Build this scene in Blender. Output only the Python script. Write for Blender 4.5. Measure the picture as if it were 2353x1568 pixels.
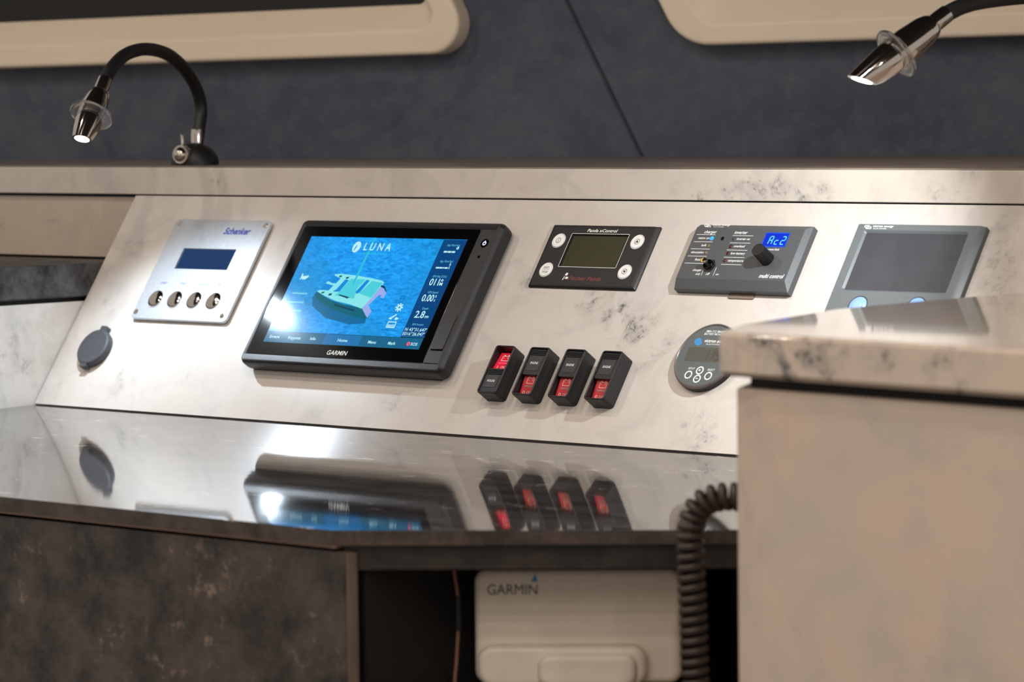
import bpy, bmesh, math, random
from mathutils import Matrix, Vector

S = 0.001            # everything below is written in millimetres
ZW = 0.76            # height of the chart-table worktop above the cabin floor
PHI = 0.59992        # backward lean of the instrument panel
scene = bpy.context.scene
for o in list(bpy.data.objects):
    bpy.data.objects.remove(o)
C = scene.collection
random.seed(4)


def wp(x, y, z):
    return Vector((x * S, y * S, z * S + ZW))


# ------------------------------------------------------------------ camera
cd = bpy.data.cameras.new('camera')
cam = bpy.data.objects.new('camera', cd)
C.objects.link(cam)
scene.camera = cam
cd.sensor_width = 36.0
cd.lens = 8076.8 / 2353 * 36.0
cd.clip_start = 0.05
_yaw, _pit, _rol = 0.73786, -0.06531, -0.0115
_fw = Vector((-math.sin(_yaw) * math.cos(_pit), math.cos(_yaw) * math.cos(_pit), math.sin(_pit)))
_rt = _fw.cross(Vector((0, 0, 1))).normalized()
_up = _rt.cross(_fw)
_r2 = math.cos(_rol) * _rt + math.sin(_rol) * _up
_u2 = -math.sin(_rol) * _rt + math.cos(_rol) * _up
_m = Matrix((_r2, _u2, -_fw)).transposed().to_4x4()
_m.translation = wp(2370.34, -2221.2, 281.43)
cam.matrix_world = _m
cd.dof.use_dof = True
cd.dof.focus_distance = 3.04
cd.dof.aperture_fstop = 10.0

# ------------------------------------------------------------------ world, cabin downlights, added fills, exposure
wd_ = bpy.data.worlds.new('world')
scene.world = wd_
wd_.use_nodes = True
bg = wd_.node_tree.nodes['Background']
bg.inputs[0].default_value = (1.0, 0.92, 0.84, 1)
bg.inputs[1].default_value = 0.47
vs = scene.view_settings
vs.view_transform = 'Standard'
vs.look = 'None'
vs.exposure = 0.0
vs.gamma = 1.0
vs.use_curve_mapping = False


def overhead_light(x, y, z, power, col=(1.0, 0.875, 0.77), size=0.05):
    d = bpy.data.lights.new('downlight_or_fill', 'AREA')
    d.shape = 'DISK'
    d.size = size
    d.energy = power
    d.color = col
    o = bpy.data.objects.new('downlight_or_fill', d)
    o.location = wp(x, y, z)
    C.objects.link(o)


DL = 3.7
for x, y in ((900, -1000), (1700, -900), (2500, -1000), (300, -1700), (1150, -1750), (2000, -1700), (2900, -1600),
             (700, -2500), (1600, -2500), (2600, -2500), (-500, -1100), (1200, -3200), (2200, -3200)):
    overhead_light(x, y, 1228, DL)
for x, y in ((-350, -650), (250, -650), (850, -600)):  # added fill lights, brighten the upholstered wall and window frames
    overhead_light(x, y, 1228, 2.6)

# ------------------------------------------------------------------ mesh helpers
def rrect(x0, y0, x1, y1, r, n=5):
    r = max(min(r, (x1 - x0) / 2 - 1e-4, (y1 - y0) / 2 - 1e-4), 1e-4)
    pts = []
    for cx, cy, a0 in ((x1 - r, y0 + r, -90), (x1 - r, y1 - r, 0), (x0 + r, y1 - r, 90), (x0 + r, y0 + r, 180)):
        for i in range(n + 1):
            a = math.radians(a0 + 90 * i / n)
            pts.append((cx + r * math.cos(a), cy + r * math.sin(a)))
    return pts


def rpoly(corners, n=5):
    """polygon (counter-clockwise) with a radius at each corner: (x, y, r)"""
    out = []
    k = len(corners)
    for i in range(k):
        x, y, r = corners[i]
        p = Vector((x, y))
        a = Vector(corners[i - 1][:2]) - p
        b = Vector(corners[(i + 1) % k][:2]) - p
        la, lb = a.length, b.length
        a.normalize()
        b.normalize()
        ang = a.angle(b)
        d = min(r / math.tan(ang / 2), la * .49, lb * .49)
        rr = d * math.tan(ang / 2)
        c = p + (a + b).normalized() * (rr / math.sin(ang / 2))
        s = p + a * d - c
        e = p + b * d - c
        a0 = math.atan2(s.y, s.x)
        a1 = math.atan2(e.y, e.x)
        da = (a1 - a0 + math.pi) % (2 * math.pi) - math.pi
        for j in range(n + 1):
            t = a0 + da * j / n
            out.append((c.x + rr * math.cos(t), c.y + rr * math.sin(t)))
    return out


def inset(pts, d):
    n = len(pts)
    out = []
    for i in range(n):
        p0, p1, p2 = Vector(pts[i - 1]), Vector(pts[i]), Vector(pts[(i + 1) % n])
        e1, e2 = (p1 - p0), (p2 - p1)
        if e1.length < 1e-6 or e2.length < 1e-6:
            out.append(tuple(p1))
            continue
        e1.normalize()
        e2.normalize()
        n1, n2 = Vector((-e1.y, e1.x)), Vector((-e2.y, e2.x))
        b = n1 + n2
        if b.length < 1e-6:
            b = n1
        b.normalize()
        out.append(tuple(p1 + b * (d / max(b.dot(n1), .3))))
    return out


def at(pts, z):
    return [(p[0], p[1], z) for p in pts]


class MB:
    def __init__(self):
        self.v = []
        self.f = []
        self.mi = []
        self.cur = 0
        self.marks = []

    def mark(self, name):
        self.marks.append((len(self.v), len(self.f), name))
        return self

    def build_each(self, mat, parent):
        """one object for every marked piece"""
        ends = self.marks[1:] + [(len(self.v), len(self.f), '')]
        for (v0, f0, nm), (v1, f1, _) in zip(self.marks, ends):
            q = MB()
            q.add(self.v[v0:v1], [[i - v0 for i in f] for f in self.f[f0:f1]])
            q.build(nm, mat, parent, smooth=False, recalc=False)

    def add(self, vs, fs):
        b = len(self.v)
        self.v += [tuple(q) for q in vs]
        for f in fs:
            self.f.append([b + i for i in f])
            self.mi.append(self.cur)

    def loft(self, loops, cap0=True, cap1=True, closed=True):
        n = len(loops[0])
        vs = [q for l in loops for q in l]
        fs = []
        for k in range(len(loops) - 1):
            for i in range(n if closed else n - 1):
                j = (i + 1) % n
                fs.append((k * n + i, k * n + j, (k + 1) * n + j, (k + 1) * n + i))
        if cap0:
            fs.append(tuple(range(n))[::-1])
        if cap1:
            fs.append(tuple(range((len(loops) - 1) * n, len(loops) * n)))
        self.add(vs, fs)
        return self

    def box(self, x0, y0, z0, x1, y1, z1):
        p = [(x0, y0), (x1, y0), (x1, y1), (x0, y1)]
        return self.loft([at(p, z0), at(p, z1)])

    def prism(self, pts, z0, z1, bev=0., bot=0., steps=2):
        loops = []
        if bot:
            loops += [at(inset(pts, bot), z0), at(pts, z0 + bot)]
        else:
            loops += [at(pts, z0)]
        if bev:
            for i in range(steps + 1):
                a = math.pi / 2 * i / steps
                loops.append(at(inset(pts, bev * (1 - math.cos(a))), z1 - bev + bev * math.sin(a)))
        else:
            loops.append(at(pts, z1))
        return self.loft(loops)

    def rbox(self, x0, y0, x1, y1, z0, z1, r=1., bev=.5, n=5, steps=2):
        return self.prism(rrect(x0, y0, x1, y1, r, n), z0, z1, bev, steps=steps)

    def cyl(self, cx, cy, z0, z1, r, n=24, bev=0., r1=None):
        c = lambda rr, z: [(cx + rr * math.cos(2 * math.pi * i / n), cy + rr * math.sin(2 * math.pi * i / n), z) for i in range(n)]
        r1 = r if r1 is None else r1
        if bev:
            return self.loft([c(r, z0), c(r1, z1 - bev), c(r1 - bev * .3, z1 - bev * .3), c(r1 - bev, z1)])
        return self.loft([c(r, z0), c(r1, z1)])

    def dome(self, cx, cy, z0, r, h, n=24, m=6, skirt=0.):
        loops = []
        if skirt:
            loops.append([(cx + r * math.cos(2 * math.pi * i / n), cy + r * math.sin(2 * math.pi * i / n), z0) for i in range(n)])
        for k in range(m):
            a = math.pi / 2 * k / m
            rr = r * math.cos(a)
            loops.append([(cx + rr * math.cos(2 * math.pi * i / n), cy + rr * math.sin(2 * math.pi * i / n), z0 + skirt + h * math.sin(a)) for i in range(n)])
        return self.loft(loops)

    def ring(self, cx, cy, z, r0, r1, n=28):
        c = lambda rr: [(cx + rr * math.cos(2 * math.pi * i / n), cy + rr * math.sin(2 * math.pi * i / n), z) for i in range(n)]
        return self.loft([c(r0), c(r1)], False, False)

    def flat(self, pts, z):
        self.add(at(pts, z), [tuple(range(len(pts)))])
        return self

    def rect(self, x0, y0, x1, y1, z):
        return self.flat([(x0, y0), (x1, y0), (x1, y1), (x0, y1)], z)

    def frame(self, x0, y0, x1, y1, w, z, r=1.):
        a = rrect(x0, y0, x1, y1, r)
        return self.loft([at(a, z), at(inset(a, w), z)], False, False)

    def line(self, a, b, w, z):
        a, b = Vector(a), Vector(b)
        d = (b - a).normalized()
        n = Vector((-d.y, d.x)) * w / 2
        return self.flat([tuple(a + n), tuple(a - n), tuple(b - n), tuple(b + n)], z)

    def tube(self, path, r, n=14, caps=True):
        P = [Vector(q) for q in path]
        R = r if isinstance(r, (list, tuple)) else [r] * len(P)
        loops = []
        t0 = (P[1] - P[0]).normalized()
        nv = t0.orthogonal().normalized()
        for i, q in enumerate(P):
            t = (P[min(i + 1, len(P) - 1)] - P[max(i - 1, 0)]).normalized()
            nv = (nv - t * nv.dot(t)).normalized()
            b = t.cross(nv)
            loops.append([tuple(q + (nv * math.cos(2 * math.pi * k / n) + b * math.sin(2 * math.pi * k / n)) * R[i]) for k in range(n)])
        return self.loft(loops, caps, caps)

    def text(self, body, x, y, h, z, width=None, align='LEFT', shear=0., bold=0., sx=1.):
        cu = bpy.data.curves.new('t', 'FONT')
        cu.body = body
        cu.size = 10
        cu.offset = bold
        cu.resolution_u = 3
        ob = bpy.data.objects.new('t', cu)
        me = ob.to_mesh()
        vs = [v.co.copy() for v in me.vertices]
        fs = [tuple(p.vertices) for p in me.polygons]
        ob.to_mesh_clear()
        bpy.data.objects.remove(ob)
        bpy.data.curves.remove(cu)
        if not vs:
            return self
        x0, x1 = min(v.x for v in vs), max(v.x for v in vs)
        k = h / 7.0                       # capital height of the built-in face is about 7 of 10
        kx = k * sx if width is None else width / (x1 - x0)
        W = (x1 - x0) * kx
        self.mark('lettering')
        off = {'LEFT': 0, 'CENTER': -W / 2, 'RIGHT': -W}[align]
        self.add([(x + off + (v.x - x0) * kx + shear * v.y * k, y + v.y * k, z) for v in vs], fs)
        return self

    def build(self, name, mat, parent=None, loc=None, rot=None, sharp=38, smooth=True, recalc=True):
        me = bpy.data.meshes.new(name)
        me.from_pydata([(a * S, b * S, c * S) for a, b, c in self.v], [], self.f)
        mats = mat if isinstance(mat, (list, tuple)) else [mat]
        for m in mats:
            me.materials.append(m)
        me.polygons.foreach_set('material_index', self.mi)
        if recalc:
            bm = bmesh.new()
            bm.from_mesh(me)
            bmesh.ops.remove_doubles(bm, verts=bm.verts, dist=1e-7)
            bmesh.ops.recalc_face_normals(bm, faces=bm.faces)
            bm.to_mesh(me)
            bm.free()
        if smooth:
            me.polygons.foreach_set('use_smooth', [True] * len(me.polygons))
            me.set_sharp_from_angle(angle=math.radians(sharp))
        me.update()
        o = bpy.data.objects.new(name, me)
        C.objects.link(o)
        if smooth:
            wn = o.modifiers.new('weighted_normal', 'WEIGHTED_NORMAL')
            wn.keep_sharp = True
            wn.weight = 80
        if parent:
            o.parent = parent
        if loc is not None:
            o.location = loc
        if rot is not None:
            o.rotation_euler = rot
        return o


def tag(o, label, cat, group=None, kind=None):
    o['label'] = label
    o['category'] = cat
    if group:
        o['group'] = group
    if kind:
        o['kind'] = kind
    return o


def struct(o, label=None):
    o['kind'] = 'structure'
    if label:
        o['label'] = label
    return o


def empty(name, loc, rot=(0, 0, 0)):
    o = bpy.data.objects.new(name, None)
    o.empty_display_size = .02
    C.objects.link(o)
    o.location = loc
    o.rotation_euler = rot
    return o


def on_panel(name, u, v, t=0.):
    """an Empty whose local x runs along the panel, y up its slope and z out of it"""
    return empty(name, wp(u, v * math.sin(PHI) - t * math.cos(PHI), v * math.cos(PHI) + t * math.sin(PHI)),
                 (math.pi / 2 - PHI, 0, 0))


# ------------------------------------------------------------------ materials
def lin(c):
    if isinstance(c, str):
        c = tuple(int(c[i:i + 2], 16) / 255 for i in (0, 2, 4))
    return tuple(x / 12.92 if x <= .04045 else ((x + .055) / 1.055) ** 2.4 for x in c) + (1.,)


def new_mat(name):
    m = bpy.data.materials.new(name)
    m.use_nodes = True
    nt = m.node_tree
    return m, nt, nt.nodes['Principled BSDF']


def noise(nt, scale, detail=3, rough=.5, dist=0., vec=None):
    n = nt.nodes.new('ShaderNodeTexNoise')
    n.inputs['Scale'].default_value = scale
    n.inputs['Detail'].default_value = detail
    n.inputs['Roughness'].default_value = rough
    n.inputs['Distortion'].default_value = dist
    if vec is None:
        tc = nt.nodes.new('ShaderNodeTexCoord')
        vec = tc.outputs['Object']
    nt.links.new(vec, n.inputs['Vector'])
    return n.outputs['Fac']


def ramp(nt, fac, a, b, ca=(0, 0, 0, 1), cb=(1, 1, 1, 1)):
    r = nt.nodes.new('ShaderNodeValToRGB')
    r.color_ramp.elements[0].position = a
    r.color_ramp.elements[1].position = b
    r.color_ramp.elements[0].color = ca
    r.color_ramp.elements[1].color = cb
    nt.links.new(fac, r.inputs[0])
    return r.outputs[0]


def mixc(nt, fac, a, b, mode='MIX'):
    n = nt.nodes.new('ShaderNodeMix')
    n.data_type = 'RGBA'
    n.blend_type = mode
    for s, q in ((n.inputs[0], fac), (n.inputs[6], a), (n.inputs[7], b)):
        if isinstance(q, (tuple, float, int)):
            s.default_value = q
        else:
            nt.links.new(q, s)
    return n.outputs[2]


def math_n(nt, op, a, b):
    n = nt.nodes.new('ShaderNodeMath')
    n.operation = op
    for s, q in ((n.inputs[0], a), (n.inputs[1], b)):
        if isinstance(q, (float, int)):
            s.default_value = q
        else:
            nt.links.new(q, s)
    return n.outputs[0]


def bump(nt, bs, fac, strength, dist=.001):
    b = nt.nodes.new('ShaderNodeBump')
    b.inputs['Strength'].default_value = strength
    b.inputs['Distance'].default_value = dist
    nt.links.new(fac, b.inputs['Height'])
    nt.links.new(b.outputs[0], bs.inputs['Normal'])


def plain(name, col, rough=.5, metal=0., spec=.5, var=.10, vscale=90, bmp=0., bscale=2500, coat=0.):
    """paint, plastic or metal with faint procedural mottling and grain"""
    m, nt, b = new_mat(name)
    c = lin(col)
    f = noise(nt, vscale, 4, .6)
    lo = tuple(x * (1 - var) for x in c[:3]) + (1,)
    hi = tuple(min(1, x * (1 + var)) for x in c[:3]) + (1,)
    nt.links.new(ramp(nt, f, .3, .7, lo, hi), b.inputs['Base Color'])
    b.inputs['Roughness'].default_value = rough
    b.inputs['Metallic'].default_value = metal
    b.inputs['Specular IOR Level'].default_value = spec
    b.inputs['Coat Weight'].default_value = coat
    if bmp:
        bump(nt, b, noise(nt, bscale, 2), bmp, .0003)
    return m


def glow(name, col, strength=1., rough=.12, base='050505', spec=.5):
    """a lit print on a display: emits its own colour under a glossy face"""
    m, nt, b = new_mat(name)
    b.inputs['Base Color'].default_value = lin(base)
    b.inputs['Roughness'].default_value = rough
    b.inputs['Specular IOR Level'].default_value = spec
    c = lin(col)
    f = noise(nt, 400, 2)
    nt.links.new(ramp(nt, f, .2, .8, tuple(x * .95 for x in c[:3]) + (1,), c), b.inputs['Emission Color'])
    b.inputs['Emission Strength'].default_value = strength
    return m


def marble(name, blobs, base='cdc6bf', rough=.28, scale=1., cloud=.42):
    """pale quartz-look laminate: soft grey clouds, dark crystalline veins in patches of its own"""
    m, nt, b = new_mat(name)
    tc = nt.nodes.new('ShaderNodeTexCoord')
    ob = tc.outputs['Object']
    c1 = ramp(nt, noise(nt, 7 * scale, 6, .58, .9, ob), .42, .66)
    c2 = ramp(nt, noise(nt, 17 * scale, 7, .62, 1.4, ob), .50, .72)
    fine = ramp(nt, noise(nt, 130 * scale, 8, .68, .4, ob), .50, .61)
    med = ramp(nt, noise(nt, 48 * scale, 6, .62, .5, ob), .42, .66)
    col = mixc(nt, math_n(nt, 'MULTIPLY', c1, cloud * 1.3), lin(base), lin('c2b8ac'))
    col = mixc(nt, math_n(nt, 'MULTIPLY', c2, cloud), col, lin('a9a6a3'))
    tot = math_n(nt, 'MULTIPLY', ramp(nt, noise(nt, 9 * scale, 3, .5, 0., ob), .62, .74), .35)
    for x, y, z, r, s in blobs:
        d = nt.nodes.new('ShaderNodeVectorMath')
        d.operation = 'DISTANCE'
        nt.links.new(ob, d.inputs[0])
        d.inputs[1].default_value = (x * S, y * S, z * S)
        mr = nt.nodes.new('ShaderNodeMapRange')
        mr.interpolation_type = 'SMOOTHSTEP'
        mr.inputs['From Min'].default_value = 0
        mr.inputs['From Max'].default_value = r * S
        mr.inputs['To Min'].default_value = s
        mr.inputs['To Max'].default_value = 0
        nt.links.new(d.outputs['Value'], mr.inputs['Value'])
        tot = math_n(nt, 'MAXIMUM', tot, mr.outputs[0])
    soft = math_n(nt, 'MULTIPLY', math_n(nt, 'MULTIPLY', tot, med), .75)
    col = mixc(nt, soft, col, lin('8f8d8a'))
    hard = math_n(nt, 'MINIMUM', .92, math_n(nt, 'MULTIPLY', math_n(nt, 'MULTIPLY', tot, fine), math_n(nt, 'MULTIPLY', med, 1.5)))
    col = mixc(nt, hard, col, lin('4b4a49'))
    nt.links.new(col, b.inputs['Base Color'])
    b.inputs['Roughness'].default_value = rough
    b.inputs['Specular IOR Level'].default_value = .45
    return m


def dark_stone(name, rough=.35, dark='1e1916', mid='4a413b', fleck='a8917e', scale=1., stretch=(1, 1, 1), bmp=0., spec=.5, fl=(.66, .74)):
    m, nt, b = new_mat(name)
    tc = nt.nodes.new('ShaderNodeTexCoord')
    mp = nt.nodes.new('ShaderNodeMapping')
    mp.inputs['Scale'].default_value = stretch
    nt.links.new(tc.outputs['Object'], mp.inputs['Vector'])
    ob = mp.outputs[0]
    cl = ramp(nt, noise(nt, 24 * scale, 9, .72, .15, ob), .36, .70)
    col = mixc(nt, cl, lin(dark), lin(mid))
    f = ramp(nt, noise(nt, 60 * scale, 7, .7, .05, ob), fl[0], fl[1])
    f2 = math_n(nt, 'MULTIPLY', f, ramp(nt, noise(nt, 12 * scale, 2, .5, 0, ob), .40, .62))
    col = mixc(nt, math_n(nt, 'MULTIPLY', f2, .75), col, lin(fleck))
    nt.links.new(col, b.inputs['Base Color'])
    b.inputs['Roughness'].default_value = rough
    b.inputs['Specular IOR Level'].default_value = spec
    if bmp:
        bump(nt, b, noise(nt, 110, 3, .5, 0., ob), bmp, .0004)
    return m


PANEL_BLOBS = [(372, 142, 0, 22, .8), (404, 132, 0, 26, 1), (423, 119, 0, 26, 1.1), (436, 107, 0, 24, 1), (457, 88, 0, 20, .8),
               (449, 125, 0, 16, .5), (290, 159, 0, 14, .8), (-247, 117, 0, 12, .8), (-238, 106, 0, 10, .6), (775, 191, 0, 30, .5),
               (785, 172, 0, 26, .45), (538, 33, 0, 30, .5), (550, 17, 0, 28, .5), (475, 100, 0, 22, .5), (776, 233, 0, 24, .5),
               (192, 27, 0, 22, .25), (-175, 35, 0, 26, .4), (100, 20, 0, 20, .2)]
EDGE_BLOBS = [(444, 137, 208, 16, 1), (473, 137, 210, 15, .9), (487, 137, 212, 18, 1), (511, 137, 213, 20, 1.0), (534, 137, 213, 18, 1),
              (562, 137, 210, 16, 1), (580, 137, 209, 16, .8), (420, 137, 213, 12, .5), (696, 137, 212, 20, .35), (720, 137, 208, 20, .35),
              (-161, 137, 214, 24, .3), (-205, 137, 207, 16, .4), (240, 137, 208, 14, .2)]
CAB_BLOBS = [(x, y, z, r * 1.15, v * 1.4) for x, y, z, r, v in ((1000, -497, 130, 20, .9), (1016, -500, 130, 22, 1.1), (1040, -503, 128, 24, 1), (1052, -505, 131, 22, 1.1), (1075, -508, 128, 20, 1.1),
             (1120, -513, 130, 22, .5), (1168, -520, 130, 18, .8), (1178, -522, 122, 18, .8), (1191, -523, 129, 14, .6))]
m_panel = marble('marble_panel', PANEL_BLOBS)
m_ledge = marble('marble_ledge_edge', EDGE_BLOBS, base='d2c9bf', rough=.35)
m_side = marble('marble_side_wall', [(-283, -30, 62, 34, .6), (-283, -10, 40, 20, .3)], base='dcd8d2')
m_board = marble('marble_back_board', [(-420, 142, 170, 26, .25), (-500, 142, 165, 20, .3), (-360, 142, 175, 18, .3)], base='c8b5a3', cloud=.3)
m_cab = marble('marble_cabinet', [(1032, -500, 52, 60, .25), (1099, -505, 29, 60, .3), (1065, -500, -27, 70, .3), (1163, -510, 8, 60, .25)], base='d0bcaa', rough=.4, scale=.8, cloud=.5)
m_cabtop = marble('marble_cabinet_top', CAB_BLOBS, base='d0bfae', rough=.045, cloud=.35)
m_work = dark_stone('dark_stone_worktop', rough=.035, dark='262322', mid='555150', fleck='f0ece6', scale=1.3, stretch=(.4, 1.0, 1), bmp=.03, spec=.62, fl=(.60, .66))
m_edge = dark_stone('dark_stone_edge', rough=.42, dark='2a221d', mid='5b4d43', fleck='a8917e', scale=1.5)
m_door = dark_stone('dark_stone_door', rough=.40, dark='181310', mid='5c5047', fleck='a8917f', fl=(.58, .70))
m_slab = dark_stone('dark_stone_slab', rough=.5, dark='242424', mid='646466', fleck='a0a0a0', scale=1.6, spec=.3)
m_ledgetop = dark_stone('dark_stone_ledge_top', rough=.30, dark='6a5f57', mid='95877b', fleck='c0b2a2', stretch=(.2, 1, 1))
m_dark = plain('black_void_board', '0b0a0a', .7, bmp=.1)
m_apron = dark_stone('dark_apron', rough=.5, dark='17120f', mid='3c332c', fleck='6b5a4c', scale=1.4)
m_cream = plain('cream_moulding', 'f4e2ca', .38, var=.03, vscale=6, spec=.5)
m_glass_dark = plain('night_window_glass', '0d0a07', .12, var=.3, vscale=3)
m_black = plain('black_textured_plastic', '17171a', .42, var=.2, vscale=500, bmp=.35, bscale=3500)
m_bezel = plain('dark_grey_bezel', '29292b', .34, var=.2, vscale=600, bmp=.4, bscale=3000)
m_gloss = plain('black_glass', '050506', .08, var=.2, spec=.6)
m_satin = plain('black_satin_face', '1b1819', .38, var=.15, vscale=400, bmp=.12)
m_grey = plain('slate_grey_plastic', '4b4e51', .42, var=.12, vscale=700, bmp=.25, bscale=3500)
m_ccgx = plain('mid_grey_plastic', '606668', .36, var=.06, vscale=500, bmp=.15, bscale=3500)
m_bmv = plain('grey_green_face', '565e5d', .4, var=.1, vscale=600, bmp=.2, bscale=3500)
m_rim = plain('brown_grey_rim', '6e6462', .3, var=.1)
m_steel = plain('brushed_steel_plate', 'c6cad0', .38, metal=.6, var=.06, vscale=300, bmp=.06)
m_chrome = plain('chrome', 'd2c8c0', .06, metal=1., var=.02)
m_white = plain('white_print', 'efefec', .5, var=.03)
m_cyanlit = glow('display_print', 'bff4ff', 1.)
m_red = plain('red_rocker', 'b8262a', .35, var=.12, vscale=150)
m_redlit = glow('red_rocker_lit', 'c81830', .85, rough=.3, base='90101a')
m_pinklit = glow('lit_bar', 'ff4878', 1.2)
m_rubber = plain('black_rubber', '101010', .5, var=.2, vscale=300)
m_cap = plain('grey_rubber_cap', '44464a', .55, var=.18, vscale=700, bmp=.3)
m_wbox = plain('white_moulded_case', 'e8dccb', .45, var=.03)
m_bluep = plain('blue_print', '2f3f9a', .5)
m_blue2 = plain('light_blue_print', '3a8ac8', .5)
m_redp = plain('dull_red_print', '7d3a30', .5)
m_inkp = plain('dark_ink', '26262a', .5)
m_greenlcd = plain('unlit_lcd', '3a3823', .25, var=.08, vscale=200)
m_olive = plain('olive_lcd', '3f4036', .3, var=.08, vscale=200)
m_bluelcd = glow('blue_lcd', '023a72', .75, rough=.15, base='01040a', spec=.25)
m_bluedisp = glow('blue_segment_window', '0a34e0', 1.0, rough=.15)
m_seg = glow('blue_segments', '59c8ff', 1.6)
m_amber = glow('amber_led', 'ffb010', 1.2)
m_blueled = glow('blue_led', '38b4ff', 1.3)
m_whiteled = glow('white_led', 'e8e8ff', 1.1)
m_rubled = plain('unlit_red_led', '4a1112', .2)
m_cleared = plain('unlit_clear_led', '7a6a50', .15)
m_bluebtn = plain('pale_blue_button', '86a8e0', .25, var=.03)
m_dullscreen = plain('unlit_grey_screen', '3c3d42', .3, var=.14, vscale=40)
m_putty = plain('tan_putty', '7d6c5d', .6)
m_cable = plain('tan_cable', '8a6448', .5)
m_floor = plain('dark_wood_floor', '4a3626', .5, var=.2, vscale=12)
m_ceil = plain('dark_upholstered_ceiling', '33302e', .8, var=.1)

m_acrylic, nt, b = new_mat('clear_acrylic')
b.inputs['Base Color'].default_value = (.95, .96, .97, 1)
b.inputs['Transmission Weight'].default_value = 1.
b.inputs['IOR'].default_value = 1.46
nt.links.new(ramp(nt, noise(nt, 300, 2), .2, .8, (.10, .10, .10, 1), (.2, .2, .2, 1)), b.inputs['Roughness'])

m_led, nt, b = new_mat('lamp_led')
b.inputs['Base Color'].default_value = (1, 1, 1, 1)
nt.links.new(ramp(nt, noise(nt, 200, 2), .2, .8, (.9, .95, 1, 1), (1, 1, 1, 1)), b.inputs['Emission Color'])
b.inputs['Emission Strength'].default_value = 14.

m_wall, nt, b = new_mat('blue_suede_upholstery')
tc = nt.nodes.new('ShaderNodeTexCoord')
ob = tc.outputs['Object']
f = ramp(nt, noise(nt, 7, 6, .62, .8, ob), .3, .72)
col = mixc(nt, f, lin('464b58'), lin('5f646f'))
f = ramp(nt, noise(nt, 40, 5, .7, .4, ob), .45, .8)
col = mixc(nt, math_n(nt, 'MULTIPLY', f, .35), col, lin('74777c'))
nt.links.new(col, b.inputs['Base Color'])
b.inputs['Roughness'].default_value = .8
b.inputs['Specular IOR Level'].default_value = .2
b.inputs['Sheen Weight'].default_value = .15
bump(nt, b, noise(nt, 900, 3), .25, .0005)

m_sea, nt, b = new_mat('display_sea')
tc = nt.nodes.new('ShaderNodeTexCoord')
mp = nt.nodes.new('ShaderNodeMapping')
mp.inputs['Scale'].default_value = (1, 2.6, 1)
nt.links.new(tc.outputs['Object'], mp.inputs['Vector'])
w1 = noise(nt, 95, 7, .66, 1.2, mp.outputs[0])
w2 = noise(nt, 11, 2, .5, .3, tc.outputs['Object'])
col = ramp(nt, w1, .34, .66, lin('0870b8'), lin('22a2f8'))
col = mixc(nt, math_n(nt, 'MULTIPLY', ramp(nt, w2, .42, .62), .5), col, lin('0f7fae'))
nt.links.new(col, b.inputs['Emission Color'])
b.inputs['Emission Strength'].default_value = 1.25
b.inputs['Base Color'].default_value = (.004, .006, .01, 1)
b.inputs['Roughness'].default_value = .12
b.inputs['Specular IOR Level'].default_value = .5

# ------------------------------------------------------------------ the room
O0 = wp(0, 0, 0)
mb = MB()
mb.box(-1200, -3600, -792, 4200, 1400, -760)
struct(mb.build('floor', m_floor, loc=O0))
mb = MB()
mb.box(-1200, -3600, 1240, 4200, 1400, 1260)
struct(mb.build('ceiling', m_ceil, loc=O0))

WANG = math.atan2(.318, .948)
wall = empty('wall_back', wp(-100, 655, 0), (0, 0, WANG))
struct(wall)
mb = MB()
mb.box(-1150, 10, -760, 1500, 40, 1238)
mb.build('wall_backing', m_dark, wall)
# two upholstered panels meeting in a slanting seam; local x along the wall, y into it, z up
def seam_x(z):
    return 36 - .506 * (z - 233)
for pts in ([(-1150, 150), (seam_x(150) - .5, 150), (seam_x(1236) - .5, 1236), (-1150, 1236)],
            [(seam_x(150) + .5, 150), (1500, 150), (1500, 1236), (seam_x(1236) + .5, 1236)]):
    mb = MB()
    loops = []
    for k in range(4):
        a = math.pi / 2 * k / 3
        loops.append([(x, 9 - 9 * math.sin(a), z) for x, z in inset(pts, 3.5 * (1 - math.cos(a)))])
    mb.loft(loops)
    mb.build('upholstery_panel', m_wall, wall)


def window(name, outer, inner, glass, label, depth=30, back=5):
    w = empty(name, wp(-100, 655, 0), (0, 0, WANG))
    struct(w, label)
    A, B, G = rpoly(outer, 8), rpoly(inner, 8), rpoly(glass, 8)
    L = lambda pts, d: [(x, -d, z) for x, z in pts]
    mb = MB()
    mb.loft([L(A, .6), L(A, depth - 5), L(inset(A, 1.5), depth - 1.5), L(inset(A, 5), depth), L(inset(B, -5), depth), L(inset(B, -1.5), depth - .8),
             L(inset(B, 1), depth - 3), L(inset(G, -2), back + 3), L(G, back)], False, False)
    mb.build('frame', m_cream, w, sharp=60)
    mb = MB()
    mb.loft([L(inset(G, .2), 1.2), L(inset(G, .2), back - .5)])
    mb.build('pane', m_glass_dark, w)
    return w


window('window_1', [(-1100, 333, 30), (-143, 345, 34), (-275, 620, 40), (-1100, 620, 30)],
       [(-1065, 357, 20), (-187, 374, 14), (-298, 592, 20), (-1065, 592, 20)],
       [(-1050, 386, 14), (-205, 400, 10), (-305, 570, 14), (-1050, 570, 14)],
       'long dark window in a thick cream frame at the upper left')
window('window_2', [(93, 348, 55), (1100, 359, 40), (1100, 620, 40), (-45, 620, 40)],
       [(119, 371.5, 30), (1060, 389, 20), (1060, 592, 20), (7, 592, 20)],
       [(152, 412, 20), (1035, 424, 14), (1035, 570, 14), (70, 570, 14)],
       'cream framed window at the upper right behind the silver lamp head')

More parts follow.
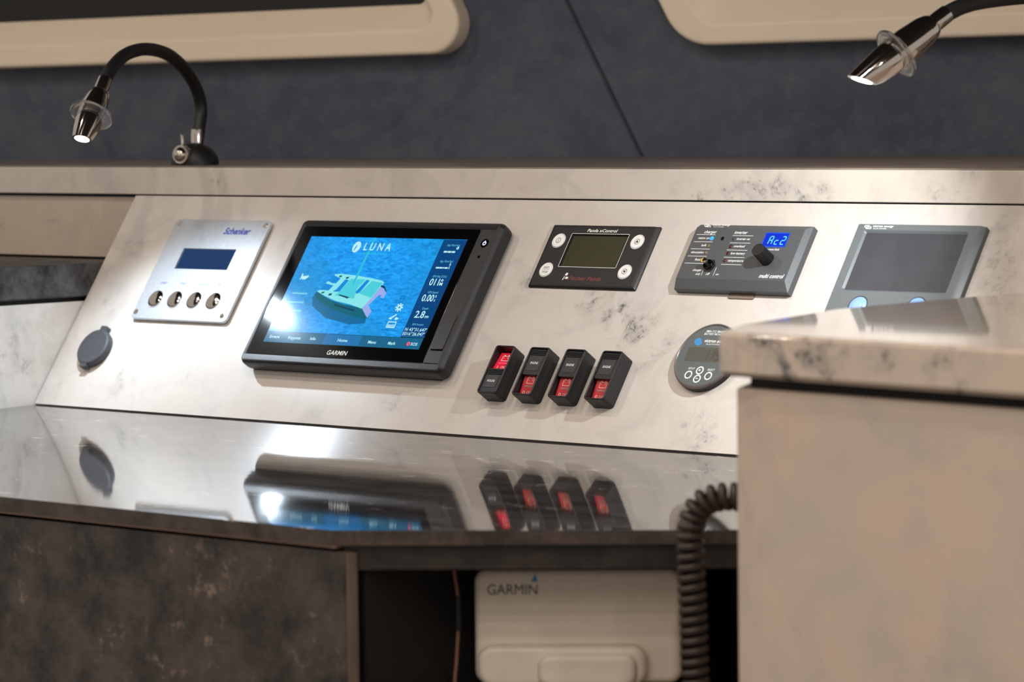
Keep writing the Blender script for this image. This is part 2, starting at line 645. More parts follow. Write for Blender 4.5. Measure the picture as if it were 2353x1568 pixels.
# ------------------------------------------------------------------ joinery
# worktop of the chart table: straight front, then a slanting front to the white cabinet
work = empty('chart_table_worktop', O0)
tag(work, 'glossy dark stone worktop reflecting the instruments above it', 'worktop')
wpoly = [(-281, -545.5), (678, -545.5), (919.5, -347.6), (891, -262), (891, -1.2), (-281, -1.2)]
def sag(y):
    return 2.7e-5 * ((y + 330) ** 2 - 330 ** 2)
def right_x(y):
    if y < -347.6:
        return 678 + (y + 545.5) * (919.5 - 678) / 197.9
    return 919.5 + (y + 347.6) * (891 - 919.5) / 85.6 if y < -262 else 891
ys = sorted({-545.5 + k * (544.3 / 60) for k in range(61)} | {-347.6, -262.})
mb = MB()
mb.loft([[(-281, y, sag(y) - .7), (right_x(y), y, sag(y) - .7), (right_x(y), y, sag(y)), (-281, y, sag(y))] for y in ys])
mb.build('polished_top', m_work, work)
mb = MB()
mb.loft([[(-281, y, -12.5), (right_x(y), y, -12.5), (right_x(y), y, sag(y) - .75), (-281, y, sag(y) - .75)] for y in ys])
mb.build('front_edge', m_edge, work)
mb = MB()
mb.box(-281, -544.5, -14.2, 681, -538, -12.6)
mb.build('lit_bevel_strip', plain('lit_bevel_brown', '7d6250', .4), work)  # paler brown strip paints the light along the worktop's bottom bevel

# sloping instrument panel; its object space is (along, up the slope, out)
pan = MB()
pan.loft([at([(-282, 1.6), (1150, 1.6), (1150, 243.8), (-282, 243.8)], -12), at([(-282, 1.6), (1150, 1.6), (1150, 243.8), (-282, 243.8)], 0)])
po = pan.build('instrument_panel', m_panel, loc=O0, rot=(math.pi / 2 - PHI, 0, 0))
tag(po, 'sloping pale marble panel that carries all the instruments', 'panel')

# ledge over the panel: marble edge with a thin dark top
led = empty('window_ledge', O0)
tag(led, 'long ledge with pale marble edge and dark top under the windows', 'ledge')
def wall_y(x, off=-1.5):
    return 655 + (x + 100) * .318 / .948 + off / .948
lp = [(-1100, 137), (1150, 137), (1150, wall_y(1150)), (-1100, wall_y(-1100))]
mb = MB()
mb.prism(lp, 202.6, 229.6, 1.0, .6)
mb.build('marble_edge', m_ledge, led)
mb = MB()
mb.prism(inset(lp, .6), 229.6, 231, .6)
mb.build('dark_top', m_ledgetop, led)

mb = MB()
mb.box(-1100, 143, 138.5, -282.5, 155, 199.5)
tag(mb.build('back_board', m_board, loc=O0), 'beige marble board under the ledge at the far left', 'board')
mb = MB()
mb.prism(rpoly([(-900, -545, 4), (-282.5, -545, 4), (-282.5, 141, .5), (-900, 141, 2)], 3), 103, 136, 1.5, 1.5)
tag(mb.build('raised_counter', m_slab, loc=O0), 'grey stone slab of the raised counter left of the panel', 'counter')
mb = MB()
mb.box(-300, -540, -2, -284, 141, 98.5)
tag(mb.build('side_panel', m_side, loc=O0), 'white marble upright panel under the grey slab at left', 'panel')
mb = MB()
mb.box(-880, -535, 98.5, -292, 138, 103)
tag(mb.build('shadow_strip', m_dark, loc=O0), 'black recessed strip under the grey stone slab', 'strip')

# white peninsula cabinet on the right
cab = empty('peninsula_cabinet', wp(1040, -300, -760))
tag(cab, 'cream marble cabinet standing in the right foreground', 'cabinet')
body = [(984, -486), (1010, -493.5), (1500, -565), (1500, -3), (893.5, -3), (893.5, -258), (925, -352), (960, -440)]
T0 = (-1040, 300, 760)
mb = MB()
bp = rpoly([(x, y, 6) for x, y in body], 3)
mb.prism([(x + T0[0], y + T0[1]) for x, y in bp], 0, 760 + 105.5, 2.)
mb.build('body', m_cab, cab)
mb = MB()
rec = inset(bp, 9)
mb.prism([(x + T0[0], y + T0[1]) for x, y in rec], 760 + 105.6, 760 + 112.9)
mb.build('shadow_gap', m_dark, cab)
mb = MB()
top = [(977, -495, 10), (1500, -572, 10), (1500, 72, 4), (879, 72, 4), (880, -120, 40), (888, -255, 60), (942, -428, 60)]
mb.prism(rpoly(top, 4), 113, 141, 3., 3., steps=3)
tag(mb.build('cabinet_worktop', m_cabtop, loc=O0), 'thick cream marble slab on top of the right foreground cabinet', 'worktop')

# dark cupboard under the chart table
cup = empty('under_table_cupboard', wp(300, -300, -760))
tag(cup, 'dark mottled stone-look cupboard under the left of the worktop', 'cupboard')
def loc_c(q):
    return (q[0] - 300, q[1] + 300, q[2] + 760)
mb = MB()
mb.prism(rpoly([(-270 - 300, -552 + 310, .5), (688 - 300, -552 + 310, 1.5), (688 - 300, -540 + 310, 1.5), (-270 - 300, -540 + 310, .5)], 3), 60, 760 - 16.5, 1.5)
dr = mb.build('door', m_door, cup)
mb = MB()
mb.rbox(688.1 - 300, -551 + 310, 689.0 - 300, -541 + 310, 61, 760 - 17.5, .2, .2)
mb.build('lit_edge_band', dark_stone('lit_edge_band', rough=.35, dark='564a42', mid='84756a', fleck='a89484', stretch=(1, 1, .2)), dr)  # lighter tone than the door paints the light on its side edge
mb = MB()
mb.box(-580, -226, 60, 378, 290, 745)
mb.build('carcass', m_apron, cup)
mb = MB()
mb.box(379, -223, 60, 388, 290, 745)
mb.build('side_panel', m_dark, cup)

# apron under the slanting edge
e = Vector((.773, .634))
nb = Vector((-.634, .773))
D0 = Vector((678, -546))
apr = [D0 + nb * 8 + e * 8, D0 + nb * 8 + e * 298, D0 + nb * 24 + e * 290, D0 + nb * 24 + e * 12]
mb = MB()
mb.prism([tuple(q) for q in apr], -31, -12.8, 0, 1.2)
tag(mb.build('table_apron', m_apron, loc=O0), 'dark rail under the slanting front of the worktop', 'rail')
# dark lining of the knee space
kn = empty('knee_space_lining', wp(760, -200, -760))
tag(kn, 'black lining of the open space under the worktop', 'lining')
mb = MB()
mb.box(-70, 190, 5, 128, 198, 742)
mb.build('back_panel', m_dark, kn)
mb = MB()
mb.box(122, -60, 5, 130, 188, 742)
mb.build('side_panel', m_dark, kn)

# ------------------------------------------------------------------ instruments
def recessed(mb, outer, hole, z0, z1, zf, bev=.6, hb=.3):
    """a plate with a rounded rectangular well; outer and hole must have equal point counts"""
    mb.loft([at(outer, z0), at(outer, z1 - bev), at(inset(outer, bev * .3), z1 - bev * .3), at(inset(outer, bev), z1),
             at(inset(hole, -hb), z1), at(hole, z1 - hb), at(hole, zf)])
    return mb


# --- watermaker panel (brushed steel plate)
d = on_panel('watermaker_panel', -198.2, 100.1)
tag(d, 'silver steel control plate with blue display and four chrome buttons', 'control panel')
mb = MB()
recessed(mb, rrect(0, 0, 134, 113.8, 5), rrect(29, 57.2, 103.8, 80.6, .5), 1.5, 5, 3.0, .5, .2)
mb.build('face_plate', m_steel, d)
mb = MB()
mb.rbox(4, 4, 130, 110, 0, 1.5, 4, .2)
mb.build('gasket', m_black, d)
mb = MB()
mb.rect(29.2, 57.4, 103.6, 80.4, 3.15)
mb.build('blue_display', m_bluelcd, d)
for x in (24.4, 51.7, 79, 106):
    mb = MB()
    mb.dome(x, 22.1, 5, 9.3, 2.4, 32, 7, .8)
    bt = mb.build('button', m_chrome, d, sharp=50)
    MB().cyl(x, 22.1, 4.9, 5.5, 10.2, 32, .3).build('collar', m_steel, bt)
for x, y in ((6.2, 108.7), (128.6, 108.2), (4.8, 7), (127, 6.4)):
    mb = MB()
    mb.cyl(x, y, 4.8, 5.6, 2.9, 20, .4)
    mb.cyl(x, y, 5.4, 5.75, 1.3, 6)
    mb.build('screw', m_chrome, d)
mb = MB()
mb.text('Schenker', 75, 97.6, 7.2, 5.08, 36, shear=.28, bold=.3)
mb.build('lettering', m_bluep, d)
mb = MB()
for x, s, w in ((24.6, 'START', 9.5), (52.3, 'STOP', 8), (79.5, 'Washing', 13.5), (106, 'Menu', 8)):
    mb.text(s, x, 39.2, 2.4, 5.08, w, 'CENTER', .2, .05)
mb.build_each(m_bluep, d)

# --- chart plotter
d = on_panel('chart_plotter', -7.2, 51.9)
tag(d, 'large black chart plotter whose lit screen shows a catamaran on blue sea', 'chart plotter')
mb = MB()
A = rrect(0, 0, 258.7, 157.2, 7)
base = rrect(2, 1.5, 251, 158, 6)
mb.loft([at(base, 0), at(base, 3), at(inset(A, .6), 4), at(A, 8), at(A, 14), at(inset(A, 1.2), 16.6), at(inset(A, 3), 18.2), at(inset(A, 6.5), 18.6), at(inset(A, 8.5), 17.2)])
mb.build('housing', m_black, d, sharp=30)
mb = MB()
mb.rbox(7, 8.6, 233, 148.6, 16.5, 18.05, 2.5, .4)
g = mb.build('glass', m_gloss, d)
# matt right-hand strip with power key and card door
mb = MB()
mb.rbox(233.3, 8.6, 252.5, 148.6, 16.5, 18.3, 2, .5)
mb.build('side_strip', m_bezel, d)
mb = MB()
mb.rbox(4, 1.8, 255, 8.2, 16.2, 18.75, 2, .7)
mb.build('lower_bezel', m_bezel, d)
mb = MB()
mb.prism([(236.5, 22.8), (250.8, 22.8), (250.8, 58.2), (247, 58.2), (238.5, 53.8), (236.5, 52.5)], 18.2, 19.3, .4)
cdm = mb.build('card_door', m_bezel, d)
MB().box(236.3, 21.6, 18.25, 250.8, 22.6, 18.6).build('finger_slot', m_gloss, cdm)
mb = MB()
mb.cyl(244.9, 133.8, 18.1, 18.7, 4.6, 24, .2)
pw = mb.build('power_button', m_gloss, d)
mb = MB()
mb.ring(244.9, 133.6, 18.75, 1.1, 2.2, 20)
mb.rect(244.5, 134, 245.3, 136.6, 18.76)
mb.build('symbol', m_whiteled, pw)
MB().cyl(244.9, 119.6, 18.1, 18.5, 1.5, 14).build('light_sensor', m_gloss, d)
mb = MB()
mb.text('GARMIN', 110.5, 11.9, 4.6, 18.12, 25.2, shear=.12, bold=.05)
mb.build('maker_lettering', m_white, d)
# the lit display, flat like the screen it is
Z = 18.10
mb = MB()
mb.rect(22.2, 33.6, 193, 137.4, Z)
disp = mb.build('display', m_sea, d)
def art(name, mat, fn, z):
    q = MB()
    fn(q, z)
    if q.marks:
        return q.build_each(mat, disp)
    return q.build(name, mat, disp, smooth=False, recalc=False)
m_sidebar = glow('display_side_bar', '0a4a86', .9)
m_menubar = glow('display_menu_bar', '1d6f97', .85)
m_menubar2 = glow('display_menu_home', '1d7bbb', .9)
m_edgebar = glow('display_bar_edge', '2a9ae6', .9)
m_teal = glow('display_hull', '0f6f86', .85)
m_teal2 = glow('display_hull_dark', '0a4a66', .85)
m_shad = glow('display_hull_shadow', '0c72a6', .9)
m_deck = glow('display_deck', '8deef2', .95)
m_deck2 = glow('display_roof', '4fd6e6', .95)
m_net = glow('display_net', '1290e6', .95)
m_lilac = glow('display_transom', 'a3b2f4', .95)
m_mast = glow('display_mast', '30c6e4', .95)
m_pink = glow('display_sos', 'ff5a86', 1.)
m_cyan2 = glow('display_label', '6fd2f2', .95)
m_dim = glow('display_dim', '0c5f93', .9)
P = {
 'hull_shadow': [(59.7, 72.4), (65.9, 73.9), (86.3, 65.4), (140.1, 51.9), (141.7, 46.2), (122.8, 44.2), (88.6, 50.0), (64.6, 62.1)],
 'hull': [(62.3, 77.7), (60.4, 74.0), (69.1, 68.1), (89.1, 60.4), (115.8, 54.2), (134.5, 51.0), (142.0, 51.3), (143.2, 59.0), (130.9, 61.8), (105.2, 65.0), (84.2, 69.3)],
 'hull_stripe': [(91.1, 65.3), (121.2, 59.9), (119.7, 58.3), (93.0, 63.3)],
 'deck': [(75.5, 96.9), (83.5, 97.6), (103.3, 96.2), (122.7, 94.1), (138.7, 91.7), (142.4, 90.1), (142.4, 88.0), (137.1, 73.6), (132.5, 65.4), (129.0, 61.4), (112.7, 65.2), (90.7, 68.7), (77.0, 72.6), (62.4, 77.9), (64.3, 79.2), (68.5, 86.8), (75.4, 95.5)],
 'net1': [(75.4, 95.5), (85.1, 92.6), (82.2, 87.2), (77.1, 87.1), (69.8, 89.7)],
 'net2': [(68.5, 86.8), (80.1, 84.7), (76.7, 79.3), (64.2, 79.4)],
 'hatch1': [(82.4, 95.4), (85.5, 96.0), (85.4, 94.0), (82.1, 93.7)],
 'hatch2': [(91.7, 94.2), (95.5, 94.6), (94.9, 92.6), (91.9, 92.3)],
 'hatch3': [(69.1, 77.4), (72.8, 78.0), (72.1, 76.1), (68.8, 75.7)],
 'hatch4': [(79.1, 76.0), (83.5, 76.4), (82.6, 74.0), (79.3, 73.6)],
 'windscreen': [(91.9, 91.8), (96.9, 91.0), (91.2, 78.3), (83.8, 78.1), (83.2, 79.0), (85.9, 80.6)],
 'stripe2': [(119.2, 92.1), (123.6, 91.3), (117.6, 78.2), (113.9, 76.6), (112.0, 79.0)],
 'coach': [(98.4, 92.5), (117.8, 92.5), (111.9, 82.3), (113.9, 71.4), (87.5, 74.4), (91.2, 78.3)],
 'aftroof': [(126.7, 90.9), (141.1, 89.4), (135.2, 73.0), (117.0, 77.2)],
 'darkbox': [(93.3, 75.5), (107.4, 72.9), (105.3, 71.4), (92.1, 74.5)],
 'transom': [(140.6, 85.1), (146.0, 83.3), (151.3, 78.8), (150.4, 73.0), (146.0, 73.9), (146.7, 76.7), (143.1, 76.1), (134.6, 63.5), (130.8, 64.3), (136.0, 73.5)],
 'steps2': [(129.4, 61.7), (134.9, 65.8), (143.2, 59.0), (141.6, 51.9), (138.0, 54.4)],
 'sternshadow': [(140.7, 87.0), (145.1, 86.2), (150.0, 81.1), (151.0, 78.8), (146.0, 83.3), (140.6, 85.1)],
 'mast': [(104.6, 137.3), (107.1, 137.3), (106.2, 96.1), (105.0, 87.1), (103.4, 87.6), (103.4, 96.0)],
}
art('side_bar', m_sidebar, lambda q, z: q.rect(193, 34.8, 222, 137.4, z), Z)
art('bar_edge', m_edgebar, lambda q, z: (q.rect(192.6, 34.4, 222, 34.9, z), q.rect(192.6, 34.9, 193, 137.4, z), q.rect(193, 137, 222, 137.4, z)), Z + .02)
art('menu_bar', m_menubar, lambda q, z: q.rect(22.2, 21.9, 221.6, 33.6, z), Z)
art('menu_home_key', m_menubar2, lambda q, z: q.rect(99, 22.6, 146, 33.0, z), Z + .02)
def layer(q, z, *names):
    for n in names:
        q.flat(P[n], z)
art('boat_shadow', m_shad, lambda q, z: layer(q, z, 'hull_shadow'), Z + .02)
art('boat_hull', m_teal, lambda q, z: layer(q, z, 'hull'), Z + .04)
for _n, _p in (('hull_stripe', 'hull_stripe'), ('hatch', 'hatch1'), ('hatch', 'hatch2'), ('hatch', 'hatch3'), ('hatch', 'hatch4'), ('cabin_window', 'darkbox'), ('stern_shadow', 'sternshadow')):
    art(_n, m_teal2, lambda q, z: layer(q, z, _p), Z + .12)
art('boat_deck', m_deck, lambda q, z: layer(q, z, 'deck'), Z + .06)
for _n, _p, _m, _z in (('roof', 'coach', m_deck2, .08), ('roof', 'aftroof', m_deck2, .08), ('trampoline', 'net1', m_net, .10), ('trampoline', 'net2', m_net, .10),
                       ('windscreen', 'windscreen', m_net, .10), ('cockpit_strip', 'stripe2', m_net, .10), ('transom', 'transom', m_lilac, .10), ('transom', 'steps2', m_lilac, .10)):
    art(_n, _m, lambda q, z: layer(q, z, _p), Z + _z)
art('boat_mast', m_mast, lambda q, z: layer(q, z, 'mast'), Z + .14)
def logo(q, z):
    q.mark('logo_disc')
    q.flat([(87.3 + 4.9 * math.cos(a * .2618), 126.8 + 6.0 * math.sin(a * .2618)) for a in range(24)], z)
    q.text('L U N A', 97.2, 123.6, 8.0, z, 34.5, bold=.16)
art('logo_lettering', m_cyanlit, logo, Z + .17)
art('logo_leaf', m_net, lambda q, z: (q.flat([(85.2, 122.6), (86.4, 123.2), (87.6, 127.4), (87.4, 129.6), (85.9, 127.0)], z)), Z + .19)
art('logo_subtitle', m_mast, lambda q, z: q.text('CATAMARANS', 95, 118.9, 2.5, z, 35), Z + .17)
def icons(q, z):
    q.mark('cog_icon')
    for k in range(8):
        a = k * math.pi / 4
        q.line((175.3 + 2.2 * math.cos(a), 64.2 + 2.2 * math.sin(a)), (175.3 + 4.6 * math.cos(a), 64.2 + 4.6 * math.sin(a)), 1.5, z)
    q.ring(175.3, 64.2, z, 1.2, 2.7, 20)
    q.mark('switch_icon')
    q.line((168.5, 52.6), (172, 52.6), 1.5, z)
    q.line((170.5, 52.6), (176, 56.8), 1.5, z)
    q.flat([(171 + 1.4 * math.cos(a), 52.6 + 1.4 * math.sin(a)) for a in (0, 1, 2, 3, 4, 5)], z)
    q.flat([(177.6 + 1.7 * math.cos(a), 52.4 + 1.7 * math.sin(a)) for a in (0, 1, 2, 3, 4, 5)], z)
    q.line((177, 52.4), (180.3, 52.4), 1.4, z)
    q.mark('gauge_icon')
    q.frame(169.5, 42.6, 180.3, 49.4, 1., z, .6)
    q.line((171, 45.4), (179, 45.8), .9, z)
    q.line((171, 44.2), (179, 44.2), .7, z)
    q.mark('masthead_icon')
    q.flat([(32.6, 96.6), (34.4, 96), (35, 93.6), (42.4, 94.6), (42.6, 92.6), (39.5, 90.2), (35.6, 90), (34.6, 91.4), (32.4, 89.6), (33, 92.8)], z)   # masthead flag
art('icons', m_cyanlit, icons, Z + .05)
def dims(q, z):
    for y0 in (69.2, 59.1, 49.2, 40.2):
        q.mark('divider')
        q.line((165, y0), (187, y0 - .5), .35, z)
    q.mark('house_icon')
    q.line((170.5, 73.5), (174, 77), .5, z)
    q.line((174, 77), (177.6, 73.5), .5, z)
    q.frame(171.4, 70.4, 176.6, 74, .5, z, .2)
    q.mark('divider').rect(146, 22.6, 146.4, 33, z)
    q.mark('divider').line((170.8, 32.6), (170.8, 22.2), .35, z)
    q.mark('divider').line((196, 32.6), (196, 22.2), .35, z)
    q.mark('divider').rect(22.4, 33.2, 193, 33.7, z)
art('dim_lines', m_dim, dims, Z + .05)
def vals(q, z):
    q.text('011', 198.8, 88.6, 7.0, z, 11.6, bold=.14)
    q.text('M', 211.6, 88.6, 3.2, z, 3.6, bold=.25)
    q.mark('degree_sign').ring(213.2, 94, z, .5, 1.3, 16)
    q.text('0.00', 198.2, 71.8, 7.0, z, 14.2, bold=.14)
    q.text('k', 213.6, 76, 2.8, z, 1.8, bold=.2)
    q.text('t', 213.6, 71.8, 2.8, z, 1.6, bold=.2)
    q.text('2.8', 198.6, 54.4, 7.2, z, 11.6, bold=.14)
    q.text('m', 211.6, 54.4, 3.4, z, 4.4, bold=.2)
    q.text("N 43\u00b031.647'", 194.4, 40.4, 3.3, z, 26.5, bold=.12)
    q.text("E016\u00b026.047'", 193.8, 35.9, 3.3, z, 26.5, bold=.12)
    for k in range(3):
        q.mark('dash').rect(199.4 + 4.9 * k, 123.2, 203.6 + 4.9 * k, 125, z)
    for x0, x1 in ((198.4, 202.6), (203, 206.6), (207.2, 208.4), (209, 213)):
        q.mark('dash').rect(x0, 106.3, x1, 107.9, z)
    q.mark('degree_sign').ring(214.6, 128.2, z, .5, 1.5, 16)
    q.text('k', 213.6, 109.6, 3, z, 1.9, bold=.2)
    q.text('t', 213.8, 106.2, 3, z, 1.6, bold=.2)
art('value_lettering', m_cyanlit, vals, Z + .05)
def labels(q, z):
    q.text('App Wind Ang', 200.2, 130.2, 2.2, z, 15.6)
    q.text('App Wind Spd', 200.2, 113, 2.2, z, 15.6)
    q.text('GPS Hdg (COG)', 199.4, 97.0, 2.2, z, 17)
    q.text('GPS Speed', 202, 80.2, 2.2, z, 12.6)
    q.text('Depth', 204.2, 63.2, 2.2, z, 7.4)
    q.text('GPS Position', 200.4, 46.4, 2.0, z, 14)
    for x0, x1, y in ((31, 51, 75), (31, 52, 65.4), (31, 53.5, 56.3), (31, 46.5, 46.5)):
        q.mark('menu_line').rect(x0, y - .9, x1, y + .9, z)
art('label_lettering', m_cyan2, labels, Z + .05)
def menu(q, z):
    for s, x0, x1, y in (('Engage', 28, 41, 26.4), ('Waypoints', 52, 69, 26), ('Info', 81.4, 88.6, 26.2), ('Home', 117, 129.6, 25.9), ('Menu', 156, 166, 25.6),
                         ('Mark', 181.2, 190.4, 25.4), ('SOS', 209.2, 217.4, 25.6)):
        q.text(s, x0, y, 3.0, z, x1 - x0, bold=.2)
art('menu_lettering', m_cyanlit, menu, Z + .05)
art('sos_symbol', m_pink, lambda q, z: q.ring(206.2, 27.2, z, .5, 2.1, 18), Z + .05)

# --- generator control
d = on_panel('generator_control', 294.1, 152.2)
tag(d, 'black generator remote with dark olive display and four white round buttons', 'control panel')
mb = MB()
A = rrect(-.4, -.3, 123.3, 64.7, 1.4)
F = rrect(1.6, 2.8, 117.9, 63.4, .6)
H = rrect(26.6, 21.2, 92.2, 54.8, .8)
mb.loft([at(A, 0), at(A, 1.2), at(inset(A, 1.2), 2.8), at(inset(A, 2.4), 3.3), at(inset(F, -.25), 3.3), at(F, 3.05), at(inset(H, -.2), 3.05), at(H, 2.9), at(inset(H, .3), .6)])
mb.build('housing', m_satin, d, sharp=25)
MB().rect(26.4, 21, 92.4, 55, .75).build('display', m_greenlcd, d)
MB().frame(25.9, 20.5, 92.9, 55.5, .45, 3.12, .9).build('display_outline', m_white, d)
for x, y, s in ((14, 47.5, 'I'), (13.9, 17.1, 'st'), (104.9, 47.9, 'U'), (104.9, 17.2, 'D')):
    mb = MB()
    mb.cyl(x, y, 3.05, 3.6, 6.6, 36, .25)
    bt = mb.build('button', m_white, d)
    mb = MB()
    mb.ring(x, y, 3.12, 6.9, 7.4, 40)
    mb.build('outline', m_white, bt)
    mb = MB()
    z = 3.66
    if s == 'st':
        mb.text('start', x, y + 1.2, 2.7, z, 6.6, 'CENTER')
        mb.text('stop', x, y - 3.4, 2.7, z, 6.4, 'CENTER')
        mb.rect(x - 4.2, y + .05, x + 4.2, y + .3, z)
    else:
        mb.ring(x, y, z, 2.35, 2.8, 28)
        if s == 'I':
            mb.rect(x - .25, y - 1.5, x + .25, y + 1.5, z)
        elif s == 'U':
            mb.flat([(x - 1.7, y - 1), (x + 1.7, y - 1), (x, y + 1.7)], z)
        else:
            mb.flat([(x - 1.7, y + 1), (x, y - 1.7), (x + 1.7, y + 1)], z)
    mb.build('symbol', m_inkp, bt)
mb = MB()
mb.text('Panda xControl', 42.6, 57.1, 3.1, 3.12, 34, shear=.22, bold=.18)
mb.build('title_lettering', m_white, d)
mb = MB()
mb.text('Fischer Panda', 44.2, 7.2, 4.2, 3.12, 37.5, shear=.22, bold=.1)
mb.build('maker_lettering', m_redp, d)
mb = MB()
mb.flat([(38.2, 12.6), (39.4, 14.6), (41.2, 14.4), (41.6, 12.6), (40.2, 11.4)], 3.12)
mb.flat([(37.2, 7.2), (38.4, 10.8), (39.2, 11.6), (38.9, 9.6), (38.3, 7.2)], 3.12)
mb.flat([(39.6, 8.4), (40.6, 10.6), (43.2, 10.4), (43.4, 8.2)], 3.12)
mb.build('emblem', m_white, d)

# --- inverter/charger remote
d = on_panel('charger_remote', 464.5, 151.8)
tag(d, 'slate grey charger and inverter remote with lit blue digits, knob and toggle', 'control panel')
W0, H0 = 121.7, 65
mb = MB()
pts = lambda x0, x1, y0, y1, z: [(x0, y0, z), (x1, y0, z), (x1, y1, z), (x0, y1, z)]
mb.loft([pts(0, W0, 0, H0, 0), pts(0, W0, 0, H0, 6.2), pts(.3, W0 - .3, .3, H0 - .3, 6.5), pts(.6, 117.0, 9.2, 59.8, 9.9)])
mb.build('housing', m_grey, d, sharp=2)
ZT = 9.95
def led(x, y, mat, r=1.7):
    q = MB()
    q.dome(x, y, ZT - .1, r, 1.0, 16, 4)
    return q.build('indicator', mat, d)
for y, m in ((49.2, m_blueled), (41.9, m_cleared), (34.9, m_cleared), (27.5, m_amber)):
    led(21.8, y, m, 2.1 if m in (m_blueled, m_amber) else 1.7)
for y, m in ((49.1, m_dullscreen), (41.6, m_rubled), (34.6, m_rubled), (27.4, m_rubled)):
    led(45.5, y, m)
mb = MB()
mb.cyl(33.6, 49, ZT - .1, ZT + .4, 1.9, 18, .2)
mb.box(33.4, 47.6, ZT + .3, 33.8, 50.4, ZT + .5)
mb.build('screw', m_chrome, d)
mb = MB()
mb.frame(77.6, 41.8, 103.2, 56.2, 1.0, ZT + .1, 1.2)
mb.build('display_rim', glow('blue_rim', '2f66ff', .9), d)
mb = MB()
mb.rbox(78.2, 42.4, 102.6, 55.6, 9.7, ZT + .08, 1, .05)
dw = mb.build('display', m_bluedisp, d)
def seg(q, x, y, w, h, on, z, t=1.05, sh=.10):
    k = lambda px, py: (x + px + sh * py, y + py)
    S7 = {'a': ((0.2, h), (w - .2, h)), 'b': ((w, h / 2 + .3), (w, h - .3)), 'c': ((w, .3), (w, h / 2 - .3)), 'd': ((.2, 0), (w - .2, 0)),
          'e': ((0, .3), (0, h / 2 - .3)), 'f': ((0, h / 2 + .3), (0, h - .3)), 'g': ((.3, h / 2), (w - .3, h / 2))}
    for s in on:
        q.line(k(*S7[s][0]), k(*S7[s][1]), t, z)
mb = MB()
seg(mb, 83.6, 44.6, 3.6, 7.6, 'abcefg', ZT + .14)
seg(mb, 90.2, 44.6, 3.4, 7.6, 'deg', ZT + .14)
seg(mb, 96.6, 44.6, 3.6, 7.6, 'abged', ZT + .14)
mb.build('digits', m_seg, dw, smooth=False, recalc=False)
mb = MB()
mb.cyl(90.2, 29.6, ZT - .1, 26.0, 6.3, 32, .7, r1=5.9)
kn_ = mb.build('knob', m_rubber, d)
MB().box(89.9, 31, 25.9, 90.5, 35.3, 26.2).build('pointer', m_bezel, kn_)
tg = MB().cyl(31.2, 22, ZT - .1, ZT + 1.0, 6.6, 6, .4).build('toggle_nut', m_satin, d)
mb = MB()
mb.cyl(31.2, 22, ZT + .9, ZT + 3.2, 4.6, 24, .4)
mb.build('collar', m_gloss, tg)
mb = MB()
mb.tube([(31.2, 22, ZT + 2.5), (31.3, 22.4, ZT + 5.5), (31.4, 22.6, ZT + 8.4), (31.4, 22.6, ZT + 9.1)], [1.6, 1.9, 2.3, 1.6], 14)
mb.build('lever', m_chrome, tg)
mb = MB()
z = ZT + .04
for k in range(5):
    mb.mark('rule').rect(3.5, 52.6 - 7.2 * k, 24.2, 53.0 - 7.2 * k, z)
    mb.mark('rule').rect(43.2, 52.2 - 7.2 * k, 65.1, 52.6 - 7.2 * k, z)
kw = dict(shear=.22, bold=.14)
mb.text('charger', 10.8, 54.2, 3.0, z, 13.2, **kw)
mb.text('inverter', 43.8, 54.2, 3.0, z, 13.6, **kw)
for s, y, w in (('mains on', 48.4, 12), ('bulk', 41.2, 5.4), ('absorption', 34.1, 13.6), ('float', 26.8, 6.2)):
    mb.text(s, 19, y, 2.2, z, w, 'RIGHT', **kw)
for s, y, w in (('inverter on', 48.2, 14), ('overload', 40.9, 11.6), ('low battery', 33.8, 15), ('temperature', 26.6, 16.4)):
    mb.text(s, 48.8, y, 2.2, z, w, **kw)
mb.text('charger', 15.2, 16.4, 2.2, z, 9.6, **kw)
mb.text('only', 20.0, 12.6, 2.2, z, 5.0, **kw)
mb.text('off', 31.2, 12.8, 2.2, z, 3.6, **kw)
mb.text('on', 41.8, 12.8, 2.2, z, 3.0, **kw)
mb.mark('rule').rect(26.5, 12.2, 26.9, 20.4, z)
mb.mark('rule').rect(39.4, 12.2, 39.8, 20.6, z)
mb.text('multi control', 88.6, 11.6, 3.9, z, 25, **kw)
mb.text('current limit', 84.6, 38.6, 2.1, z, 13.6, **kw)
mb.build_each(m_white, d)
mb = MB()
zz = 9.0
mb.text('victron energy', 15.4, 62.6, 1.9, zz, 19.5, **kw)
mb.text('BLUE POWER', 17.6, 60.8, 1.0, zz + .1, 11, shear=.2)
mb.mark('emblem').frame(7, 61.6, 12, 63.9, .6, zz, .8)
mb.frame(9, 60.6, 14.4, 62.6, .6, zz + .12, .8)
mb.line((9.6, 61.2), (9.6, 63.4), .5, zz + .14)
mb.line((11.4, 61), (11.4, 63.2), .5, zz + .14)
mb.build_each(m_white, d)
mb = MB()
mb.rbox(56, -4.2, 84, .2, .05, 1.2, 2, .4)
mb.build('putty_tab', m_putty, d)

